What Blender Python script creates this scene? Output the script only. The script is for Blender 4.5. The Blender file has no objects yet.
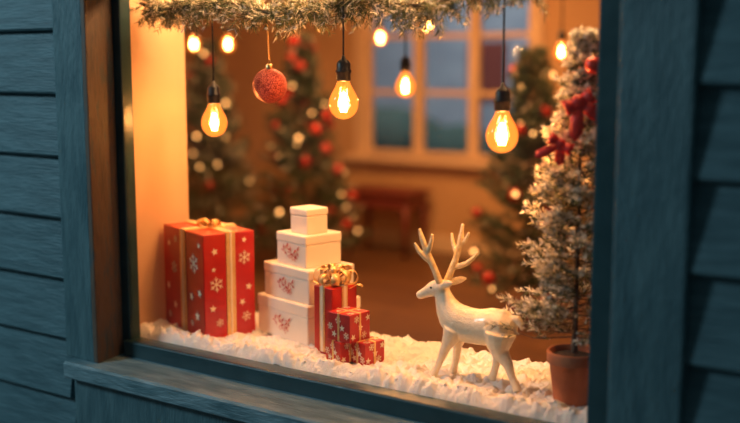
import bpy, bmesh, math, random
from mathutils import Vector, Matrix, noise
random.seed(7)
scene=bpy.context.scene
rnd=random.random
def U(a,b): return a+(b-a)*random.random()

# ------------------------------------------------------------ materials
def newmat(name):
    m=bpy.data.materials.new(name); m.use_nodes=True
    nt=m.node_tree; nt.nodes.clear()
    out=nt.nodes.new('ShaderNodeOutputMaterial')
    return m,nt,out
def pmat(name,col,rough=.5,metal=0,col2=None,nscale=8,stretch=(1,1,1),bump=0,bscale=40,emit=None,estr=0,spec=.5,sss=0,lo=.35,hi=.65,coat=0):
    m,nt,out=newmat(name)
    b=nt.nodes.new('ShaderNodeBsdfPrincipled')
    nt.links.new(b.outputs[0],out.inputs[0])
    b.inputs['Base Color'].default_value=(*col,1)
    b.inputs['Roughness'].default_value=rough
    b.inputs['Metallic'].default_value=metal
    b.inputs['Specular IOR Level'].default_value=spec
    b.inputs['Coat Weight'].default_value=coat
    if sss:
        b.inputs['Subsurface Weight'].default_value=sss
        b.inputs['Subsurface Radius'].default_value=(.01,.008,.006)
    if emit:
        b.inputs['Emission Color'].default_value=(*emit,1)
        b.inputs['Emission Strength'].default_value=estr
    tc=nt.nodes.new('ShaderNodeNewGeometry')
    mp=nt.nodes.new('ShaderNodeMapping'); mp.inputs['Scale'].default_value=stretch
    nt.links.new(tc.outputs['Position'],mp.inputs['Vector'])
    if col2:
        n=nt.nodes.new('ShaderNodeTexNoise'); n.inputs['Scale'].default_value=nscale; n.inputs['Detail'].default_value=6
        nt.links.new(mp.outputs[0],n.inputs['Vector'])
        r=nt.nodes.new('ShaderNodeValToRGB'); r.color_ramp.elements[0].position=lo; r.color_ramp.elements[1].position=hi
        r.color_ramp.elements[0].color=(*col,1); r.color_ramp.elements[1].color=(*col2,1)
        nt.links.new(n.outputs['Fac'],r.inputs[0]); nt.links.new(r.outputs[0],b.inputs['Base Color'])
    if bump:
        n2=nt.nodes.new('ShaderNodeTexNoise'); n2.inputs['Scale'].default_value=bscale; n2.inputs['Detail'].default_value=8
        nt.links.new(mp.outputs[0],n2.inputs['Vector'])
        bp=nt.nodes.new('ShaderNodeBump'); bp.inputs['Strength'].default_value=bump; bp.inputs['Distance'].default_value=.01
        nt.links.new(n2.outputs['Fac'],bp.inputs['Height']); nt.links.new(bp.outputs[0],b.inputs['Normal'])
    return m
m_siding=pmat('painted_siding',(.045,.110,.130),.55,0,(.085,.175,.20),6,(1,1,9),.45,18)
m_casing=pmat('painted_casing',(.052,.120,.140),.5,0,(.10,.19,.21),5,(6,6,1),.6,26)
m_sill=pmat('painted_sill',(.085,.170,.195),.42,0,(.21,.32,.35),7,(1,5,5),.6,22)
m_sash=pmat('painted_sash',(.018,.052,.060),.33,0,(.03,.072,.082),9,(1,1,1),.12,40)
def worn_lit():
    m,nt,out=newmat('worn_warmlit_reveal'); b=nt.nodes.new('ShaderNodeBsdfPrincipled'); nt.links.new(b.outputs[0],out.inputs[0])
    g=nt.nodes.new('ShaderNodeNewGeometry'); mp=nt.nodes.new('ShaderNodeMapping'); mp.inputs['Scale'].default_value=(5,5,1)
    nt.links.new(g.outputs['Position'],mp.inputs['Vector'])
    n=nt.nodes.new('ShaderNodeTexNoise'); n.inputs['Scale'].default_value=7; n.inputs['Detail'].default_value=9; n.inputs['Roughness'].default_value=.65
    nt.links.new(mp.outputs[0],n.inputs['Vector'])
    r=nt.nodes.new('ShaderNodeValToRGB'); e=r.color_ramp.elements
    e[0].position=.36; e[0].color=(.06,.085,.09,1); e[1].position=.50; e[1].color=(.14,.09,.06,1)  # weathered paint; the brown also colours in warm light on this jamb
    x=e.new(.7); x.color=(.07,.06,.05,1)
    nt.links.new(n.outputs['Fac'],r.inputs[0]); nt.links.new(r.outputs[0],b.inputs['Base Color']); b.inputs['Roughness'].default_value=.6
    bp=nt.nodes.new('ShaderNodeBump'); bp.inputs['Strength'].default_value=.5; bp.inputs['Distance'].default_value=.01
    nt.links.new(n.outputs['Fac'],bp.inputs['Height']); nt.links.new(bp.outputs[0],b.inputs['Normal'])
    return m
m_worn_lit=worn_lit()
m_cream=pmat('cream_plaster',(.80,.52,.30),.6,0,(.74,.46,.26),3,bump=.08,bscale=30)
m_wall=pmat('room_plaster',(.68,.42,.21),.8,0,(.60,.36,.17),1.5,bump=.05,bscale=20)
m_trim=pmat('room_trim',(.80,.58,.36),.5)
m_ceil=pmat('ceiling_paint',(.6,.42,.26),.8)
m_snow=pmat('snow',(.94,.90,.84),.8,0,(.90,.85,.78),30,bump=.55,bscale=320,sss=.35,spec=.2)
m_red=pmat('red_wrap',(.54,.015,.006),.32,0,(.44,.010,.004),12,spec=.5,coat=.25)
m_red2=pmat('red_wrap_satin',(.58,.022,.009),.38,0,(.48,.016,.007),20)
m_gold=pmat('gold_ribbon',(.78,.47,.16),.35,.45,(.88,.58,.24),60,bump=.15,bscale=200)
m_white=pmat('white_box',(.92,.81,.66),.4,0,(.89,.77,.62),5,coat=.15)
m_cream_print=pmat('cream_print',(.88,.72,.52),.5)
m_redprint=pmat('red_print',(.55,.02,.01),.5)
m_deer=pmat('deer_glitter',(.94,.84,.62),.32,.0,(.88,.74,.50),120,bump=.3,bscale=260,spec=.6,coat=.4)
m_antler=pmat('antler_gold',(.94,.80,.52),.40,.1,(.84,.62,.30),90,bump=.3,bscale=200,coat=.2)
m_dark=pmat('dark_eye',(.01,.008,.006),.15)
m_socket=pmat('socket_black',(.012,.010,.009),.35,.3)
m_cord=pmat('cord_black',(.01,.009,.008),.6)
m_brass=pmat('brass',(.65,.42,.18),.3,1)
m_terra=pmat('terracotta',(.50,.17,.07),.8,0,(.38,.12,.05),14,bump=.3,bscale=60)
m_soil=pmat('soil',(.05,.03,.018),.95,0,(.09,.055,.03),60,bump=1,bscale=90)
m_bark=pmat('bark',(.10,.06,.035),.9,0,(.16,.10,.06),40,bump=.8,bscale=80)
m_needle=pmat('pine_needle',(.055,.095,.030),.6,0,(.10,.13,.045),30)
m_needle2=pmat('pine_needle_olive',(.17,.17,.06),.6,0,(.26,.22,.08),30)
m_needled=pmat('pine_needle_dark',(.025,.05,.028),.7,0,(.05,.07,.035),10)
m_frost=pmat('frosted_needle',(.90,.87,.76),.7,0,(.78,.70,.56),40)
m_ballred=pmat('ornament_red',(.55,.04,.02),.25,.2,coat=.4)
m_ribbon=pmat('red_fabric',(.66,.022,.010),.55,0,(.54,.015,.008),30)
m_redwood=pmat('red_brown_wood',(.17,.03,.02),.4,0,(.22,.045,.025),5,(1,8,8))
m_plat=pmat('platform_wood',(.35,.2,.1),.6,0,(.28,.15,.07),5,(1,6,6))
m_glitter=pmat('glitter_pink',(.62,.13,.08),.3,.5,(.28,.025,.015),220,bump=1,bscale=300,lo=.45,hi=.55)
m_fil=pmat('filament',(1,.7,.3),.5,emit=(1,.66,.26),estr=140)
m_twinkle=pmat('twinkle_light',(1,.6,.2),.5,emit=(1,.45,.13),estr=6)
m_house=pmat('neighbour_render',(.25,.26,.28),.9,0,(.34,.35,.36),2)
m_litwin=pmat('lit_window',(.5,.2,.05),.5,emit=(1,.28,.05),estr=.5)
m_hedge=pmat('hedge_leaves',(.02,.04,.03),.9,0,(.04,.06,.04),6,bump=1,bscale=12)
m_ground=pmat('pavement',(.12,.12,.12),.9,0,(.2,.2,.2),3)

def floor_mat():
    m,nt,out=newmat('wood_planks'); b=nt.nodes.new('ShaderNodeBsdfPrincipled'); nt.links.new(b.outputs[0],out.inputs[0])
    g=nt.nodes.new('ShaderNodeNewGeometry')
    br=nt.nodes.new('ShaderNodeTexBrick'); br.inputs['Scale'].default_value=1; br.inputs['Brick Width'].default_value=1.6; br.inputs['Row Height'].default_value=.13
    br.inputs['Mortar Size'].default_value=.005; br.inputs['Color1'].default_value=(.26,.118,.042,1); br.inputs['Color2'].default_value=(.18,.080,.030,1); br.inputs['Mortar'].default_value=(.03,.015,.008,1)
    nt.links.new(g.outputs['Position'],br.inputs['Vector'])
    mp=nt.nodes.new('ShaderNodeMapping'); mp.inputs['Scale'].default_value=(1,14,1); nt.links.new(g.outputs['Position'],mp.inputs['Vector'])
    n=nt.nodes.new('ShaderNodeTexNoise'); n.inputs['Scale'].default_value=3; n.inputs['Detail'].default_value=6; nt.links.new(mp.outputs[0],n.inputs['Vector'])
    mx=nt.nodes.new('ShaderNodeMix'); mx.data_type='RGBA'; mx.blend_type='MULTIPLY'; mx.inputs[0].default_value=.6
    nt.links.new(br.outputs[0],mx.inputs[6]); nt.links.new(n.outputs['Fac'],mx.inputs[7]); nt.links.new(mx.outputs[2],b.inputs['Base Color'])
    b.inputs['Roughness'].default_value=.38
    return m
m_floor=floor_mat()
def facing(nt,p,mul,add):
    lw=nt.nodes.new('ShaderNodeLayerWeight'); lw.inputs[0].default_value=.5
    m=nt.nodes.new('ShaderNodeMath'); m.operation='POWER'; m.inputs[1].default_value=p
    nt.links.new(lw.outputs['Facing'],m.inputs[0])
    k=nt.nodes.new('ShaderNodeMath'); k.operation='MULTIPLY_ADD'; k.inputs[1].default_value=mul; k.inputs[2].default_value=add
    nt.links.new(m.outputs[0],k.inputs[0]); return k.outputs[0]
def glass_pane(name):
    m,nt,out=newmat(name)
    t=nt.nodes.new('ShaderNodeBsdfTransparent'); t.inputs[0].default_value=(1,1,1,1)
    g=nt.nodes.new('ShaderNodeBsdfGlossy'); g.inputs['Roughness'].default_value=.02
    mx=nt.nodes.new('ShaderNodeMixShader'); nt.links.new(facing(nt,5,.8,.025),mx.inputs[0]); nt.links.new(t.outputs[0],mx.inputs[1]); nt.links.new(g.outputs[0],mx.inputs[2]); nt.links.new(mx.outputs[0],out.inputs[0])
    return m
m_pane=glass_pane('window_glass')
def bulb_glass():
    m,nt,out=newmat('bulb_glass')
    t=nt.nodes.new('ShaderNodeBsdfTransparent'); t.inputs[0].default_value=(1,.76,.46,1)
    e=nt.nodes.new('ShaderNodeEmission'); e.inputs[0].default_value=(1,.25,.03,1); e.inputs[1].default_value=4.8
    g=nt.nodes.new('ShaderNodeBsdfGlossy'); g.inputs['Roughness'].default_value=.04
    m1=nt.nodes.new('ShaderNodeMixShader'); m1.inputs[0].default_value=.30
    nt.links.new(t.outputs[0],m1.inputs[1]); nt.links.new(e.outputs[0],m1.inputs[2])
    m2=nt.nodes.new('ShaderNodeMixShader')
    nt.links.new(facing(nt,4,.5,.03),m2.inputs[0]); nt.links.new(m1.outputs[0],m2.inputs[1]); nt.links.new(g.outputs[0],m2.inputs[2]); nt.links.new(m2.outputs[0],out.inputs[0])
    return m
m_bulb=bulb_glass()

# ------------------------------------------------------------ mesh builder
class B:
    def __init__(s): s.V=[];s.F=[];s.M=[];s.S=[];s.mats=[];s.T=Matrix.Identity(4)
    def mi(s,m):
        if m not in s.mats: s.mats.append(m)
        return s.mats.index(m)
    def add(s,vs,fs,m,smooth=False):
        o=len(s.V); T=s.T
        s.V.extend([tuple(T@Vector(v)) for v in vs]); s.F.extend([tuple(i+o for i in f) for f in fs])
        k=s.mi(m); s.M.extend([k]*len(fs)); s.S.extend([smooth]*len(fs))
    def box(s,lo,hi,m,bev=0,seg=2):
        c=[(a+b)/2 for a,b in zip(lo,hi)]; d=[abs(b-a) for a,b in zip(lo,hi)]
        bm=bmesh.new(); bmesh.ops.create_cube(bm,size=1)
        for v in bm.verts: v.co=Vector((v.co.x*d[0]+c[0],v.co.y*d[1]+c[1],v.co.z*d[2]+c[2]))
        if bev: bmesh.ops.bevel(bm,geom=bm.edges[:],offset=bev,segments=seg,affect='EDGES',profile=.5)
        bm.verts.index_update()
        s.add([v.co[:] for v in bm.verts],[[v.index for v in f.verts] for f in bm.faces],m,False); bm.free()
    def prism(s,poly,a,b,axis,m):
        n=len(poly); vs=[]
        for t in (a,b):
            for p in poly:
                vs.append((t,p[0],p[1]) if axis=='x' else (p[0],t,p[1]) if axis=='y' else (p[0],p[1],t))
        fs=[[i,(i+1)%n,(i+1)%n+n,i+n] for i in range(n)]+[list(range(n))[::-1],list(range(n,2*n))]
        s.add(vs,fs,m)
    def tube(s,pts,rad,m,n=8,ry=1.0,caps=True,smooth=True):
        pts=[Vector(p) for p in pts]
        if not hasattr(rad,'__len__'): rad=[rad]*len(pts)
        vs=[];fs=[]; prev=None
        for i,p in enumerate(pts):
            t=(pts[min(i+1,len(pts)-1)]-pts[max(i-1,0)]).normalized()
            if prev is None:
                ref=Vector((0,1,0)) if abs(t.y)<.9 else Vector((1,0,0)); a=(ref-t*ref.dot(t)).normalized()
            else: a=(prev-t*prev.dot(t)).normalized()
            prev=a; c=t.cross(a)
            for k in range(n):
                an=2*math.pi*k/n; vs.append((p+a*math.cos(an)*rad[i]*ry+c*math.sin(an)*rad[i])[:])
        for i in range(len(pts)-1):
            for k in range(n):
                fs.append([i*n+k,i*n+(k+1)%n,(i+1)*n+(k+1)%n,(i+1)*n+k])
        if caps:
            fs.append(list(range(n))[::-1]); fs.append([(len(pts)-1)*n+k for k in range(n)])
        s.add(vs,fs,m,smooth)
    def lathe(s,prof,c,m,n=24,smooth=True):
        vs=[];fs=[]
        for r,z in prof:
            for k in range(n):
                a=2*math.pi*k/n; vs.append((c[0]+r*math.cos(a),c[1]+r*math.sin(a),c[2]+z))
        for i in range(len(prof)-1):
            for k in range(n): fs.append([i*n+k,i*n+(k+1)%n,(i+1)*n+(k+1)%n,(i+1)*n+k])
        s.add(vs,fs,m,smooth)
    def ball(s,c,r,m,nu=20,nv=12,sc=(1,1,1)):
        prof=[(max(1e-4,math.sin(math.pi*i/nv))*r,-math.cos(math.pi*i/nv)*r) for i in range(nv+1)]
        vs=[];fs=[]
        for rr,z in prof:
            for k in range(nu):
                a=2*math.pi*k/nu; vs.append((c[0]+rr*math.cos(a)*sc[0],c[1]+rr*math.sin(a)*sc[1],c[2]+z*sc[2]))
        for i in range(nv):
            for k in range(nu): fs.append([i*nu+k,i*nu+(k+1)%nu,(i+1)*nu+(k+1)%nu,(i+1)*nu+k])
        fs.append(list(range(nu))[::-1]); fs.append([nv*nu+k for k in range(nu)])
        s.add(vs,fs,m,True)
    def strip(s,pts,wdir,w,m,th=.0012):
        n=len(pts); pts=[Vector(p) for p in pts]
        vs=[]
        for i,p in enumerate(pts):
            wd=Vector(wdir[i] if isinstance(wdir,list) else wdir).normalized(); ww=w[i] if isinstance(w,list) else w
            t=(pts[min(i+1,n-1)]-pts[max(i-1,0)]).normalized(); nn=t.cross(wd).normalized()*th*.5
            for q in (p-wd*ww/2-nn,p+wd*ww/2-nn,p+wd*ww/2+nn,p-wd*ww/2+nn): vs.append(q[:])
        fs=[]
        for i in range(n-1):
            for k in range(4): fs.append([i*4+k,i*4+(k+1)%4,(i+1)*4+(k+1)%4,(i+1)*4+k])
        fs.append([0,1,2,3][::-1]); fs.append([(n-1)*4+k for k in range(4)])
        s.add(vs,fs,m,True)
    def build(s,name):
        me=bpy.data.meshes.new(name); me.from_pydata(s.V,[],s.F)
        for m in s.mats: me.materials.append(m)
        me.polygons.foreach_set('material_index',s.M); me.polygons.foreach_set('use_smooth',s.S); me.update()
        o=bpy.data.objects.new(name,me); scene.collection.objects.link(o); return o

# ------------------------------------------------------------ exterior shell
b=B(); b.box((-6,-.07,-.3),(-.90,.03,2.9),m_siding); b.box((1.0,-.07,-.3),(5,.03,2.9),m_siding)
b.box((-.90,-.07,-.3),(1.0,.03,.50),m_siding); b.box((-.90,-.07,1.80),(1.0,.03,2.9),m_siding)
b.build('wall_front')
def boards(x0,x1,zoff,zmax=2.7):
    b=B(); z=zoff; H=.205
    while z<zmax:
        d=U(-.002,.002)
        b.prism([(-.068,z-.012),(-.112+d,z-.012),(-.118+d,z-.006),(-.117+d,z+.004),(-.088,z+H*.97),(-.080,z+H),(-.068,z+H)],x0,x1,'x',m_siding)
        z+=H
    return b
boards(-4.5,-.972,-.22).build('clapboard_siding')
boards(1.078,4.0,-.17).build('clapboard_siding.001')
b=B()
b.box((-.972,-.13,.535),(-.832,-.07,2.0),m_casing,.006)
b.box((-.836,-.131,.535),(-.815,.0,1.90),m_worn_lit,.004)
b.box((.915,-.13,.535),(1.085,-.07,2.0),m_casing,.006)
b.box((.915,-.07,.535),(.945,.0,1.9),m_casing,.003)
b.box((-.972,-.13,1.85),(1.085,-.07,2.05),m_casing,.006)
b.box((-.9,-.07,1.78),(1.0,.0,1.86),m_casing,.003)
b.build('trim_1')
b=B(); b.prism([(-.0,.50),(-.0,.546),(-.165,.533),(-.172,.526),(-.172,.482),(-.165,.476),(-.12,.476),(-.12,.50)],-.935,1.2,'x',m_sill)
b.box((-.93,-.135,.0),(1.15,-.07,.48),m_casing,.004)
b.build('trim_2')
b=B()
b.box((-.83,-.018,.538),(-.782,.03,1.80),m_sash,.005); b.box((.828,-.035,.538),(.92,.03,1.80),m_sash,.006)
b.box((-.80,-.035,.538),(.85,.03,.596),m_sash,.006); b.box((-.80,-.035,1.74),(.85,.03,1.80),m_sash,.006)
b.box((-.79,-.005,.58),(.84,-.001,1.76),m_pane)
b.build('window_1')

# ------------------------------------------------------------ room
b=B(); b.box((-5.2,.03,-.05),(3.2,4.9,0),m_floor); b.build('floor')
b=B(); b.box((-5.2,.03,2.7),(3.2,4.9,2.75),m_ceil); b.build('ceiling')
WX0,WX1,WZ0,WZ1=-3.12,-1.60,.76,2.12; YB=4.8
b=B(); b.box((-5.2,YB,0),(WX0,YB+.12,2.7),m_wall); b.box((WX1,YB,0),(3.2,YB+.12,2.7),m_wall)
b.box((WX0,YB,0),(WX1,YB+.12,WZ0),m_wall); b.box((WX0,YB,WZ1),(WX1,YB+.12,2.7),m_wall); b.build('wall_back')
b=B(); b.box((-5.3,.03,0),(-5.2,4.9,2.7),m_wall); b.build('wall_left')
b=B(); b.box((3.2,.03,0),(3.3,4.9,2.7),m_wall); b.build('wall_right')
b=B(); b.box((-5.2,YB-.02,0),(3.2,YB,.14),m_trim,.004); b.build('baseboard_back')
b=B()
b.box((WX0-.09,YB-.03,WZ0-.08),(WX0+.02,YB+.02,WZ1+.1),m_trim,.005); b.box((WX1-.02,YB-.03,WZ0-.08),(WX1+.09,YB+.02,WZ1+.1),m_trim,.005)
b.box((WX0-.12,YB-.03,WZ1),(WX1+.12,YB+.02,WZ1+.1),m_trim,.005); b.box((WX0-.14,YB-.11,WZ0-.05),(WX1+.14,YB+.02,WZ0),m_trim,.006)
for i in range(4):
    x=WX0+(WX1-WX0)*i/3; b.box((x-.045,YB+.01,WZ0),(x+.045,YB+.07,WZ1),m_trim,.006)
for z in (WZ0+.03,WZ0+.52,WZ0+.97,WZ1-.03): b.box((WX0,YB+.02,z-.02),(WX1,YB+.06,z+.02),m_trim,.004)
b.box((WX0,YB+.035,WZ0),(WX1,YB+.04,WZ1),m_pane); b.build('window_2')

b=B(); b.box((-.90,.032,.0),(-.85,.345,2.0),m_cream,.004); b.build('wall_display')
b=B(); b.box((-.85,.04,.53),(1.0,.52,.563),m_plat,.005)
for x in (-.8,.0,.95): b.box((x-.03,.07,0),(x+.03,.13,.53),m_plat,.003); b.box((x-.03,.43,0),(x+.03,.49,.53),m_plat,.003)
b.build('display_platform')

# ------------------------------------------------------------ snow
def sa(v,k): return math.sqrt(v*v+k*k)-k
def snow_h(x,y):
    e=min(1,max(0,(y-.030)/.028)); back=.50+.025*noise.noise(Vector((x*6,3,0)))+.014*noise.noise(Vector((x*25,9,0)))
    e2=min(1,max(0,(back-y)/.04)); e=math.sqrt(max(0,1-(1-e)**2)); e2=math.sqrt(max(0,1-(1-e2)**2))
    w=Vector((noise.noise(Vector((x*20,y*20,4)))*.012,noise.noise(Vector((x*20,y*20,8)))*.012,0))
    X,Yy=x+w.x,y+w.y
    f=noise.noise(Vector((x*4,y*5,5)))*.008+noise.noise(Vector((x*10,y*10,1)))*.008
    f+=sa(noise.noise(Vector((X*22,Yy*22,2))),.08)*.026+sa(noise.noise(Vector((x*60,y*60,6))),.12)*.012+noise.noise(Vector((x*150,y*150,7)))*.003+noise.noise(Vector((x*300,y*300,3)))*.0012-.010
    front=.024*math.exp(-((y-.070)/.03)**2)*(.75+.5*noise.noise(Vector((x*14,0,4))))
    return .566+(.046+f+front)*e*e2
b=B(); nx,ny=640,180; vs=[];fs=[]
for j in range(ny+1):
    for i in range(nx+1):
        x=-.848+1.845*i/nx; y=.033+.487*j/ny
        vs.append((x,y,max(.5635,snow_h(x,y))))
for j in range(ny):
    for i in range(nx):
        a=j*(nx+1)+i; fs.append([a,a+1,a+nx+2,a+nx+1])
b.add(vs,fs,m_snow,True)
for k in range(260):
    x=U(-.82,.8); y=U(.05,.11) if rnd()<.6 else U(.1,.48); r=U(.002,.005)
    b.ball((x,y,snow_h(x,y)+r*.3),r,m_snow,7,5,(1,1,.8))
b.build('snow_blanket')
G=.616

# ------------------------------------------------------------ gifts
def snowflake(b,c,ux,uz,nrm,R,m,kind=0):
    c=Vector(c);ux=Vector(ux);uz=Vector(uz);nrm=Vector(nrm)
    def bar(p,q,w):
        d=(q-p).normalized(); s=d.cross(nrm)*w
        vs=[p-s,p+s,q+s*.6,q-s*.6]; o=nrm*.0012
        vv=[v[:] for v in vs]+[(v+o)[:] for v in vs]
        b.add(vv,[[4,5,6,7],[0,1,5,4],[1,2,6,5],[2,3,7,6],[3,0,4,7]],m)
    arms=6 if kind==0 else 5; a0=U(0,1)
    for k in range(arms):
        a=a0+2*math.pi*k/arms; d=ux*math.cos(a)+uz*math.sin(a)
        if kind==0:
            bar(c,c+d*R,R*.075)
            for s in (-1,1):
                e=ux*math.cos(a+s*.8)+uz*math.sin(a+s*.8)
                bar(c+d*R*.5,c+d*R*.5+e*R*.38,R*.06)
        else:
            e=ux*math.cos(a+.63)+uz*math.sin(a+.63); e2=ux*math.cos(a-.63)+uz*math.sin(a-.63)
            o=nrm*.0012; b.add([(c+o)[:],(c+e2*R*.42+o)[:],(c+d*R+o)[:],(c+e*R*.42+o)[:]],[[0,1,2,3]],m)
def bow(b,c,R,n,w,m,tilt=.5,tails=2,knot=True,ph=0,tl=1.3):
    c=Vector(c)
    for k in range(n):
        a=ph+2*math.pi*k/n+U(-.15,.15); L=R*U(.85,1.1); el=tilt*U(.6,1.3)
        d=Vector((math.cos(a)*math.cos(el),math.sin(a)*math.cos(el),math.sin(el))); side=Vector((-math.sin(a),math.cos(a),0)); up=d.cross(side)*-1
        pts=[]
        for i in range(15):
            t=i/14; pts.append(c+d*(L*math.sin(math.pi*t))*1+up*(-L*.30*math.sin(2*math.pi*t)))
        ww=[w*(.35+.65*math.sin(math.pi*i/14)) for i in range(15)]
        b.strip([p[:] for p in pts],side[:],ww,m)
    if knot: b.ball(c+Vector((0,0,R*.08)),w*.42,m,12,8,(1,1,.8))
    for k in range(tails):
        a=ph+.6+k*math.pi*.9; d=Vector((math.cos(a),math.sin(a),0)); side=Vector((-math.sin(a),math.cos(a),0))
        pts=[(c+d*(R*tl*t)+Vector((0,0,.01*math.sin(t*9)-R*.25*t))) for t in [i/10 for i in range(11)]]
        b.strip([p[:] for p in pts],side[:],w*.8,m)
def place(corner,ang,G=G):
    return Matrix.Translation((corner[0],corner[1],G))@Matrix.Rotation(-ang,4,'Z')
b=B(); b.T=place((-.545,.090),math.radians(20)); a_,b_,h_=.303,.190,.338
b.box((-a_,0,-.02),(0,b_,h_),m_red,.004,2)
def rib(b,x0,x1,y0,y1,h,t,m,m2):
    for (mm,ins,tt) in ((m,0,t),(m2,.38,t+.0015)):
        wx=(x1-x0)*ins; wy=(y1-y0)*ins
        b.box((x0+wx,-tt,-.01),(x1-wx,b_+tt,h+tt),mm,.001,1)
        b.box((-a_-tt,y0+wy,-.01),(tt,y1-wy,h+tt+.0005),mm,.001,1)
rib(b,-.170,-.130,.082,.116,h_,.003,m_gold,m_cream_print)
for (u,v,r,k) in [(-.255,.28,.014,1),(-.22,.20,.022,0),(-.265,.13,.017,1),(-.215,.07,.017,1),(-.26,.03,.012,0),(-.07,.235,.034,0),(-.03,.14,.016,1),(-.09,.12,.017,1),(-.05,.06,.019,1),(-.03,.30,.012,1),(-.09,.03,.012,0),(-.205,.30,.012,0)]:
    snowflake(b,(u,-.0005,v),(1,0,0),(0,0,1),(0,-1,0),r,m_cream_print,k)
for (u,v,r,k) in [(.040,.28,.014,1),(.045,.17,.026,0),(.030,.09,.014,1),(.055,.04,.015,0),(.150,.25,.024,0),(.165,.15,.014,1),(.140,.10,.013,1),(.155,.05,.018,0),(.035,.22,.010,1),(.150,.31,.011,1)]:
    snowflake(b,(.0005,u,v),(0,1,0),(0,0,1),(1,0,0),r,m_cream_print,k)
bow(b,(-.150,.099,h_+.006),.045,4,.022,m_gold,.25,2)
b.build('gift_box')

def sprig(b,c,ux,uz,n,S,m):
    c=Vector(c);ux=Vector(ux);uz=Vector(uz);n=Vector(n); o=n*.0012
    def leaf(p,a,L,w):
        d=ux*math.cos(a)+uz*math.sin(a); s=ux*-math.sin(a)+uz*math.cos(a)
        b.add([(p+o)[:],(p+d*L*.5+s*w+o)[:],(p+d*L+o)[:],(p+d*L*.5-s*w+o)[:]],[[0,1,2,3]],m)
    for i in range(5):
        q=c+ux*(S*(-1.0+.5*i))+uz*(S*(-.1+.3*math.sin(i*1.7)))
        leaf(q,1.2+U(-.5,.5),S*.70,S*.10); leaf(q,-.7+U(-.5,.5),S*.55,S*.09); leaf(q,2.6+U(-.5,.5),S*.45,S*.07)
b=B(); ang=math.radians(14); cor=Vector((-.216,.214)); z=-.01
tiers=[(.270,.225,.132),(.240,.192,.112),(.155,.150,.106),(.088,.088,.084)]
offs=[(0,0),(-.008,.012),(-.042,.028),(-.060,.048)]
b.T=place(cor,ang)
for (a,d,h),(ox,oy) in zip(tiers,offs):
    b.box((ox-a,oy,z),(ox,oy+d,z+h*.72-.0015),m_white,.005,3); b.box((ox-a-.002,oy-.002,z+h*.70),(ox+.002,oy+d+.002,z+h),m_white,.006,3)
    if a>.1:
        sprig(b,(ox-a*.5,oy-.003,z+h*.46),(1,0,0),(0,0,1),(0,-1,0),.034,m_redprint)
        sprig(b,(ox-a*.5+.01,oy-.003,z+h*.28),(1,0,0),(0,0,1),(0,-1,0),.020,m_redprint)
    z+=h
b.build('stacked_white_gift_boxes')
b=B(); b.T=place((-.080,.160),math.radians(12)); a_,b_=.085,.105; h_=.205
b.box((-a_,0,-.01),(0,b_,h_),m_red2,.003)
for tt,m,wd in ((.0025,m_gold,.012),(.004,m_cream_print,.006)):
    b.box((-.045-wd,-tt,0),(-.045+wd,b_+tt,h_+tt),m,.001,1); b.box((-a_-tt,.052-wd,0),(tt,.052+wd,h_+tt+.0005),m,.001,1)
bow(b,(-.043,.052,h_+.010),.068,8,.026,m_gold,.40,2); bow(b,(-.043,.052,h_+.022),.045,5,.022,m_gold,.9,0,False,ph=.4)
b.build('gift_box.001')
def smallgift(corner,ang,a,d,h,z,name):
    b=B(); b.T=place(corner,ang,z); b.box((-a,0,0),(0,d,h),m_red2,.002)
    for i in range(5):
        snowflake(b,(-a*(.15+.18*i),-.0005,h*(.25+.5*((i*7)%3)/2)),(1,0,0),(0,0,1),(0,-1,0),.012,m_cream_print,i%2)
        snowflake(b,(.0005,d*(.15+.18*i),h*(.2+.6*((i*5)%3)/2)),(0,1,0),(0,0,1),(1,0,0),.012,m_cream_print,(i+1)%2)
        snowflake(b,(-a*(.15+.18*i),d*(.2+.6*((i*2)%3)/2),h+.0005),(1,0,0),(0,1,0),(0,0,1),.012,m_cream_print,i%2)
    tt,wd=.0018,.004
    b.box((-a*.5-wd,-tt,0),(-a*.5+wd,d+tt,h+tt),m_gold,.0008,1); b.box((-a-tt,d*.5-wd,0),(tt,d*.5+wd,h+tt),m_gold,.0008,1)
    b.build(name)
smallgift((-.008,.102),math.radians(14),.068,.078,.068,G-.008,'small_gift_box')
smallgift((.062,.130),math.radians(14),.067,.080,.068,G-.008,'small_gift_box')
smallgift((.024,.106),math.radians(8),.092,.09,.086,G+.0605,'small_gift_box')

# ------------------------------------------------------------ deer
Y=.17
def P(x,y,h): return (x,y+.015,G-.004+h*1.04)
b=B()
body=[(.527,.155,.020),(.517,.158,.036),(.497,.160,.050),(.46,.157,.0545),(.42,.151,.051),(.38,.151,.052),(.350,.157,.053),(.328,.172,.047),(.314,.190,.039),(.304,.209,.031),(.297,.227,.026),(.292,.243,.0215)]
b.tube([P(x,Y,h) for x,h,r in body],[r for *_,r in body],m_deer,20,.80)
b.ball(P(.292,Y,.245),.0240,m_deer,16,12)
hd=[(.310,.245,.014),(.300,.246,.0230),(.280,.244,.0258),(.262,.238,.0220),(.244,.228,.0168),(.228,.220,.014),(.215,.214,.012),(.210,.212,.007)]
b.tube([P(x,Y,h) for x,h,r in hd],[r for *_,r in hd],m_deer,16,.85)
for s in (-1,1):
    b.tube([P(.304,Y+s*.014,.254),P(.320,Y+s*.026,.262),P(.337,Y+s*.036,.268),P(.352,Y+s*.042,.272)],[.006,.012,.0105,.003],m_deer,10,.75)
def leg(pts,y0,y1):
    n=len(pts); b.tube([P(x,y0+(y1-y0)*i/(n-1),h) for i,(x,h,r) in enumerate(pts)],[r*1.1 for *_,r in pts],m_deer,12,.85)
leg([(.345,.140,.030),(.334,.110,.022),(.320,.084,.014),(.308,.054,.0112),(.296,.026,.0092),(.287,.010,.0115),(.282,0,.012)],.150,.140)
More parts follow.
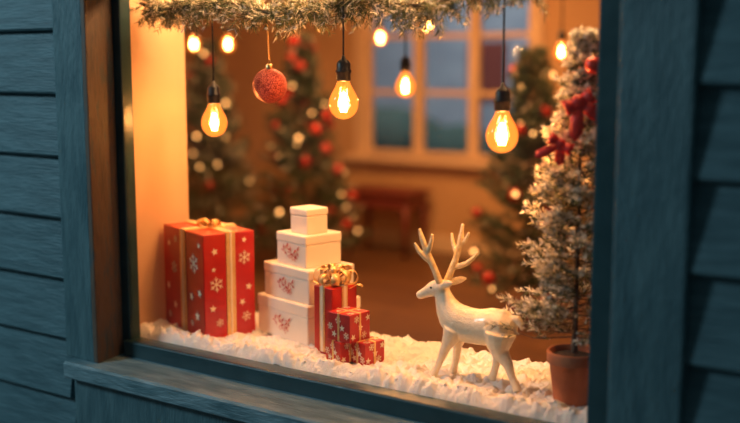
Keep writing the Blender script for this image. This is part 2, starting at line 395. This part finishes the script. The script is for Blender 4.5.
leg([(.350,.140,.030),(.343,.110,.021),(.335,.084,.0135),(.332,.054,.011),(.326,.026,.0092),(.321,.010,.0115),(.317,0,.012)],.188,.195)
leg([(.475,.150,.042),(.462,.120,.032),(.452,.094,.020),(.463,.068,.013),(.455,.038,.0098),(.447,.012,.0112),(.442,0,.012)],.188,.200)
leg([(.492,.150,.044),(.490,.120,.034),(.496,.094,.022),(.519,.066,.0145),(.531,.036,.010),(.545,.012,.0115),(.551,0,.012)],.150,.145)
b.tube([P(.515,Y,.188),P(.534,Y,.188),P(.546,Y,.174),P(.548,Y,.158)],[.011,.0115,.0095,.004],m_deer,10)
body_o=b.build('body')
r=body_o.modifiers.new('r','REMESH'); r.mode='VOXEL'; r.voxel_size=.0028; r.use_smooth_shade=True
sm=body_o.modifiers.new('s','SMOOTH'); sm.factor=.5; sm.iterations=7
b=B()
def ant(pts,rr): b.tube([P(.300+(p[0]-.300)*1.08,p[1],.25+(p[2]-.25)*1.05+.004) for p in pts],[q*1.28 for q in rr],m_antler,10)
ant([(.292,.160,.255),(.282,.155,.285),(.270,.148,.315),(.258,.143,.345),(.248,.140,.372),(.240,.138,.398)],[.0085,.008,.0078,.0072,.0065,.0035])
ant([(.272,.149,.310),(.258,.140,.322),(.243,.134,.338),(.230,.130,.360)],[.006,.0062,.0056,.003])
ant([(.262,.145,.335),(.272,.140,.352),(.279,.138,.372),(.281,.136,.388)],[.006,.006,.005,.003])
ant([(.302,.180,.255),(.312,.186,.285),(.322,.192,.315),(.330,.197,.348),(.335,.200,.380),(.338,.202,.412)],[.0085,.0082,.0078,.0072,.0065,.0035])
ant([(.316,.188,.295),(.332,.194,.300),(.352,.200,.308),(.368,.204,.322),(.381,.206,.340)],[.006,.0065,.0062,.005,.003])
ant([(.326,.195,.330),(.316,.200,.345),(.308,.202,.362),(.304,.204,.384)],[.006,.006,.005,.003])
ant([(.332,.198,.355),(.346,.202,.368),(.356,.204,.390)],[.0055,.005,.003])
antl=b.build('antlers')
r=antl.modifiers.new('r','REMESH'); r.mode='VOXEL'; r.voxel_size=.0018; r.use_smooth_shade=True
sm=antl.modifiers.new('s','SMOOTH'); sm.factor=.5; sm.iterations=4
b=B()
for s in (-1,1): b.ball(P(.268,Y+s*.0185,.245),.0038,m_dark,10,8)
b.ball(P(.2095,Y,.2145),.0045,m_dark,10,8)
eyes=b.build('eyes_and_nose')
deer=bpy.data.objects.new('deer_figurine',None); scene.collection.objects.link(deer)
for o in (body_o,antl,eyes): o.parent=deer

# ------------------------------------------------------------ conifers
def needle(b_V,b_F,p,d,L,w,side):
    o=len(b_V); q=p+d*L; s=side*w
    b_V+= [(p-s)[:],(p+s)[:],(q+s*.35)[:],(q-s*.35)[:]]; b_F.append((o,o+1,o+2,o+3))
def twig(acc,p0,d,L,nn,nl,nw,frostp,clamp=None):
    d=d.normalized(); bend=Vector((U(-.25,.25),U(-.25,.25),U(-.15,.3)))
    ax=d.orthogonal().normalized(); ay=d.cross(ax)
    for i in range(nn):
        t=(i+rnd())/nn; p=p0+d*(L*t)+bend*(L*t*t*.5)
        a=rnd()*6.283; rad=ax*math.cos(a)+ay*math.sin(a)
        nd=(rad*U(.6,1)+d*U(.5,1.1)).normalized(); l=nl*U(.7,1.15)*(1-.35*t)
        if clamp and (p.y+nd.y*l<clamp or p.y<clamp+.002): continue
        fr=rnd()<(frostp*(.25+.75*t)*(1.35 if nd.z>0 else .55))
        k='f' if fr else ('n' if rnd()<.6 else 'o')
        V,F=acc[k]; needle(V,F,p,nd,l,nw*(1.5 if fr else 1),nd.orthogonal().normalized() if rnd()<.5 else nd.cross(Vector((rnd(),rnd(),rnd()))).normalized())
    return p0+d*L+bend*L*.5
def flush(b,acc,mats):
    for k,(V,F) in acc.items():
        if F: b.add(V,F,mats[k])
def conifer(name,c,H,R,z0,layers,per,tw,nn,nl,nw,frost,mats,clamp=None,trunk=.02,base=None,extra=None,clumps=0,pw=.85,rlo=.70):
    b=B(); acc={'f':([],[]),'n':([],[]),'o':([],[])}
    if base: base(b)
    b.tube([(c[0],c[1],c[2]),(c[0],c[1],c[2]+z0),(c[0],c[1],c[2]+z0+H*.95)],[trunk,trunk*.8,trunk*.15],m_bark,8)
    tips=[]
    for li in range(layers):
        f=li/(layers-1)
        for k in range(per):
            ff=min(1,f+U(-.5,.5)/layers); ff=max(0,ff)
            rr=R*(1-ff)**pw*U(rlo,1.12)+R*.06; z=c[2]+z0+H*ff*.97
            a=U(0,6.283); up=.15+.55*ff+U(-.1,.15)
            d=Vector((math.cos(a),math.sin(a),up)).normalized(); p0=Vector((c[0],c[1],z))
            end=p0+d*rr
            if clamp and end.y<clamp+.005:
                s=(p0.y-clamp-.005)/(p0.y-end.y); end=p0+(end-p0)*s; rr*=s
            sag=Vector((0,0,-rr*.10)); n=tw
            b.tube([p0[:],(p0+d*rr*.5+sag)[:],end[:]],[trunk*.18,trunk*.13,trunk*.05],m_bark,4,caps=False)
            for j in range(n):
                t=.25+.75*(j+rnd())/n; q=p0+(end-p0)*t+sag*math.sin(math.pi*t)
                s=d.cross(Vector((0,0,1))).normalized()*(1 if j%2 else -1)
                dd=(d*U(.6,1)+s*U(.3,.9)+Vector((0,0,U(-.15,.5)))); L=max(R*.16,rr*.36*(1.15-t*.6))*U(.8,1.2)
                e=twig(acc,q,dd,L,nn,nl,nw,frost*(.3+.8*t),clamp); tips.append(e)
            e=twig(acc,p0+(end-p0)*.75,d,rr*.33,nn,nl,nw,frost*1.2,clamp); tips.append(e)
    e=twig(acc,Vector((c[0],c[1],c[2]+z0+H*.85)),Vector((0,0,1)),H*.15,nn*2,nl,nw,frost,clamp)
    if clumps:
        for q in random.sample(tips,min(clumps,len(tips))):
            if clamp and q.y<clamp+.012: continue
            r=U(.002,.0045); b.ball(q[:],r,m_frost,7,5,(U(.8,1.5),U(.8,1.3),.7))
    flush(b,acc,mats)
    if extra: extra(b,tips)
    return b.build(name)
MF={'f':m_frost,'n':m_needle,'o':m_needle2}
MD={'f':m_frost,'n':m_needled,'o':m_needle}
TX,TY=.702,.185
def pot(b):
    c=(TX,TY-.01,G-.012)
    b.lathe([(.001,0),(.046,0),(.048,.003),(.061,.112),(.066,.112),(.068,.116),(.069,.140),(.067,.144),(.061,.144),(.058,.130),(.056,.125)],c,m_terra,36)
    b.lathe([(.058,.128),(.04,.134),(.001,.136)],c,m_soil,24)
conifer('potted_frosted_fir',(TX,TY,G-.012),.80,.192,.18,22,11,5,26,.022,.0013,.82,MF,clamp=.036,trunk=.011,base=pot,clumps=420,pw=.92,rlo=.52)
def redbow(c,R,roll,yaw):
    b=B(); b.T=Matrix.Translation(c)@Matrix.Rotation(yaw,4,'Z')@Matrix.Rotation(roll,4,'Y')@Matrix.Rotation(math.radians(80),4,'X')
    bow(b,(0,0,0),R,2,R*1.0,m_ribbon,.12,0,True,0)
    for sx,L in ((-.55,2.1),(.45,1.7)):
        pts=[(sx*R*L*t,-R*L*t*.9,R*.12+R*.25*math.sin(t*5)*t) for t in [i/12 for i in range(13)]]
        b.strip(pts,(1,sx*.6,.15),[R*(.25+.55*min(1,i/5)) if i<11 else R*(.8-.35*(i-10)) for i in range(13)],m_ribbon)
    return b.build('red_ribbon_bow')
redbow((.735,.085,1.410),.044,math.radians(-28),.5)
redbow((.692,.080,1.305),.032,math.radians(30),.5)
b=B(); b.ball((.757,.12,1.50),.022,m_ballred,20,14); b.lathe([(.005,0),(.005,.008),(.001,.009)],(.757,.12,1.521),m_brass,10); b.build('red_bauble')

def deco(reds,golds):
    def f(b,tips):
        s=random.sample(tips,reds+golds)
        for q in s[:reds]: b.ball((q+Vector((0,0,-.03)))[:],U(.03,.045),m_ballred,14,10)
        for q in s[reds:]: b.ball(q[:],U(.008,.014),m_twinkle,8,6)
    return f
def stand(x,y):
    def f(b): b.lathe([(.001,0),(.17,0),(.15,.05),(.05,.1),(.03,.12)],(x,y,0),m_redwood,20)
    return f
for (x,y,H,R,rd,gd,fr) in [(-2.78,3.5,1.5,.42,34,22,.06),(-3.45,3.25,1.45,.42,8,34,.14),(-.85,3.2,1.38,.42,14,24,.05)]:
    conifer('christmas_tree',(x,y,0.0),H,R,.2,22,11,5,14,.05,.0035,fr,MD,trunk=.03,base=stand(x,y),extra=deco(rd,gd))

# ------------------------------------------------------------ garland
b=B(); acc={'f':([],[]),'n':([],[]),'o':([],[])}
def gz(x):
    t=(x+.84)/1.5
    return 1.708-.042*math.sin(min(1,max(0,t))*math.pi)-.014*math.sin(t*19)
def gp(x): return Vector((x,.115+.01*math.sin(x*9),gz(x)))
b.tube([gp(-.82+1.46*i/40)[:] for i in range(41)],.006,m_bark,6)
for i in range(460):
    x=-.80+1.42*rnd(); p=gp(x)
    a=U(0,6.283); d=Vector((U(-.9,.9),math.cos(a)*.8,math.sin(a)*.75-.2)).normalized()
    if d.y<-.45: d.y=-.35
    if d.z>.3: d.z=.2
    L=U(.05,.10)
    e=twig(acc,p,d,L,40,.030,.0012,.42,.036)
    if rnd()<.30 and e.y>.045: b.ball(e[:],U(.003,.006),m_frost,6,5,(1.3,1,.7))
flush(b,acc,MF)
b.build('frosted_pine_garland')

# ------------------------------------------------------------ bulbs
def bulb(x,y,z,s=1.0,watts=3,top=2.7):
    b=B(); c=(x,y,z)
    prof=[(.0005,-.047),(.012,-.0455),(.024,-.040),(.035,-.029),(.0415,-.014),(.043,0),(.0405,.014),(.034,.029),(.0255,.044),(.019,.057),(.0165,.066),(.0165,.072)]
    b.lathe([(a*s,h*s) for a,h in prof],c,m_bulb,32)
    b.lathe([(.0165*s,.062*s),(.019*s,.064*s),(.0215*s,.068*s),(.0215*s,.086*s),(.0235*s,.088*s),(.0235*s,.093*s),(.0205*s,.096*s),(.0205*s,.112*s),(.016*s,.120*s),(.007*s,.126*s),(.004*s,.136*s),(.0005,.137*s)],c,m_socket,24)
    b.tube([(x,y,z+.13*s),(x,y,(z+top)/2),(x,y,top)],.0028*s if y<1 else .004,m_cord,6)
    b.tube([(x,y,z+.066*s),(x,y,z+.03*s)],.005*s,m_brass,8)
    for k in range(6):
        a=k*math.pi/3; a2=a+.5
        b.tube([(x+.004*s*math.cos(a),y+.004*s*math.sin(a),z+.03*s),(x+.012*s*math.cos(a),y+.012*s*math.sin(a),z-.004*s),(x+.007*s*math.cos(a2),y+.007*s*math.sin(a2),z-.026*s)],.0022*s,m_fil,5)
    b.build('pendant_bulb')
    l=bpy.data.lights.new('bulb_light','POINT'); l.energy=watts; l.color=(1,.47,.18); l.shadow_soft_size=.02*s
    o=bpy.data.objects.new('bulb_light',l); o.location=(x,y,z-.002); scene.collection.objects.link(o)
bulb(.009,.10,1.392,1,17,1.79); bulb(-.586,.20,1.313,1,9,2.7); bulb(.516,.105,1.318,1,17,1.79)
bulb(-.614,1.43,1.41,1,12)
for p in [(-.524,2.86,1.57),(-1.89,3.17,1.67),(-2.86,2.5,1.63),(-2.35,2.25,1.62),(-1.91,3.78,1.77)]: bulb(*p,.9,20)
b=B(); c=(-.307,.15,1.437); b.ball(c,.054,m_glitter,40,28)
b.lathe([(.012,0),(.012,.012),(.009,.015),(.001,.016)],(c[0],c[1],c[2]+.052),m_brass,16)
b.tube([(c[0],c[1],c[2]+.066),(c[0]+.004,c[1],c[2]+.075),(c[0],c[1],c[2]+.082),(c[0]-.004,c[1],c[2]+.075),(c[0],c[1],c[2]+.066)],.001,m_brass,5)
b.strip([(c[0],c[1],c[2]+.08),(c[0],c[1]-.01,c[2]+.2),(c[0],.12,gz(c[0])+.03)],(1,0,0),.006,m_gold)
b.build('glitter_bauble')

# ------------------------------------------------------------ side table
b=B(); x0,x1,y0,y1,z1=-3.03,-2.40,4.32,4.70,.52
b.box((x0,y0,z1-.03),(x1,y1,z1),m_redwood,.006); b.box((x0+.03,y0+.03,z1-.13),(x1-.03,y1-.03,z1-.03),m_redwood,.003)
for x in (x0+.05,x1-.05):
    for y in (y0+.05,y1-.05): b.tube([(x,y,z1-.1),(x,y,.25),(x,y,0)],[.028,.022,.014],m_redwood,10)
b.build('side_table')

# ------------------------------------------------------------ outside beyond room
b=B(); b.box((-14,-12,-.36),(10,22,-.3),m_ground); b.build('ground')
b=B(); b.box((-13,13,-.3),(1,14,3.0),m_house)
b.box((-8.5,12.96,.3),(-8.1,13.0,.7),m_litwin); b.box((-6.6,12.96,.9),(-5.9,13.0,1.9),m_redwood); b.box((-10.4,12.96,.9),(-9.7,13.0,1.9),m_redwood)
b.prism([(12.6,2.9),(14.4,2.9),(13.5,4.2)],-13.3,1.3,'x',m_redwood)
b.build('neighbour_house')
b=B()
for i in range(60): b.ball((U(-10,-2),U(9.7,10.3),U(0,.5)),U(.3,.5),m_hedge,12,8,(1.2,1,1))
b.build('hedge')

# ------------------------------------------------------------ lights / world
def area(name,loc,sx,sy,power,col,rot=(0,0,0)):
    l=bpy.data.lights.new(name,'AREA'); l.shape='RECTANGLE'; l.size=sx; l.size_y=sy; l.energy=power; l.color=col
    o=bpy.data.objects.new(name,l); o.location=loc; o.rotation_euler=rot; scene.collection.objects.link(o); return o
area('display_fill',(0,.20,1.84),1.5,.12,31,(1,.52,.22),(math.radians(8),0,0))  # unseen warm fill added above the window head to light the display
area('room_fill',(-1.6,2.6,2.66),1.2,1.2,112,(1,.49,.19))  # added warm fill that brightens the room; no fixture is seen
d=Vector((-.6,0,1.2))-Vector((-3.2,-3.2,3.2))
area('cool_wall_fill',(-3.2,-3.2,3.2),.8,.8,115,(.58,.86,1.0),d.to_track_quat('-Z','Y').to_euler())  # cool fill added at left so wall brightness falls off rightwards
d=Vector((-6,13,1))-Vector((-5,8,4.5))
area('facade_fill',(-5,8,4.5),1,1,420,(.78,.88,1.0),d.to_track_quat('-Z','Y').to_euler())  # unseen fill added to brighten the neighbour facade behind the panes
w=bpy.data.worlds.new('dusk'); scene.world=w; w.use_nodes=True; nt=w.node_tree
bg=nt.nodes['Background']; bg.inputs[0].default_value=(.26,.44,.52,1); bg.inputs[1].default_value=.18
try:
    scene.view_settings.view_transform='Standard'; scene.view_settings.look='None'; scene.view_settings.exposure=-.35
except Exception as e: print(e)

# ------------------------------------------------------------ camera
cd=bpy.data.cameras.new('camera'); cam=bpy.data.objects.new('camera',cd); scene.collection.objects.link(cam); scene.camera=cam
cd.lens=50; cd.sensor_width=36; cam.location=(1.74,-2.33,1.5)
cam.rotation_euler=(math.radians(90-8.1),0,math.radians(34)); cd.clip_start=.05
cd.dof.use_dof=True; cd.dof.focus_distance=3.05; cd.dof.aperture_fstop=.9
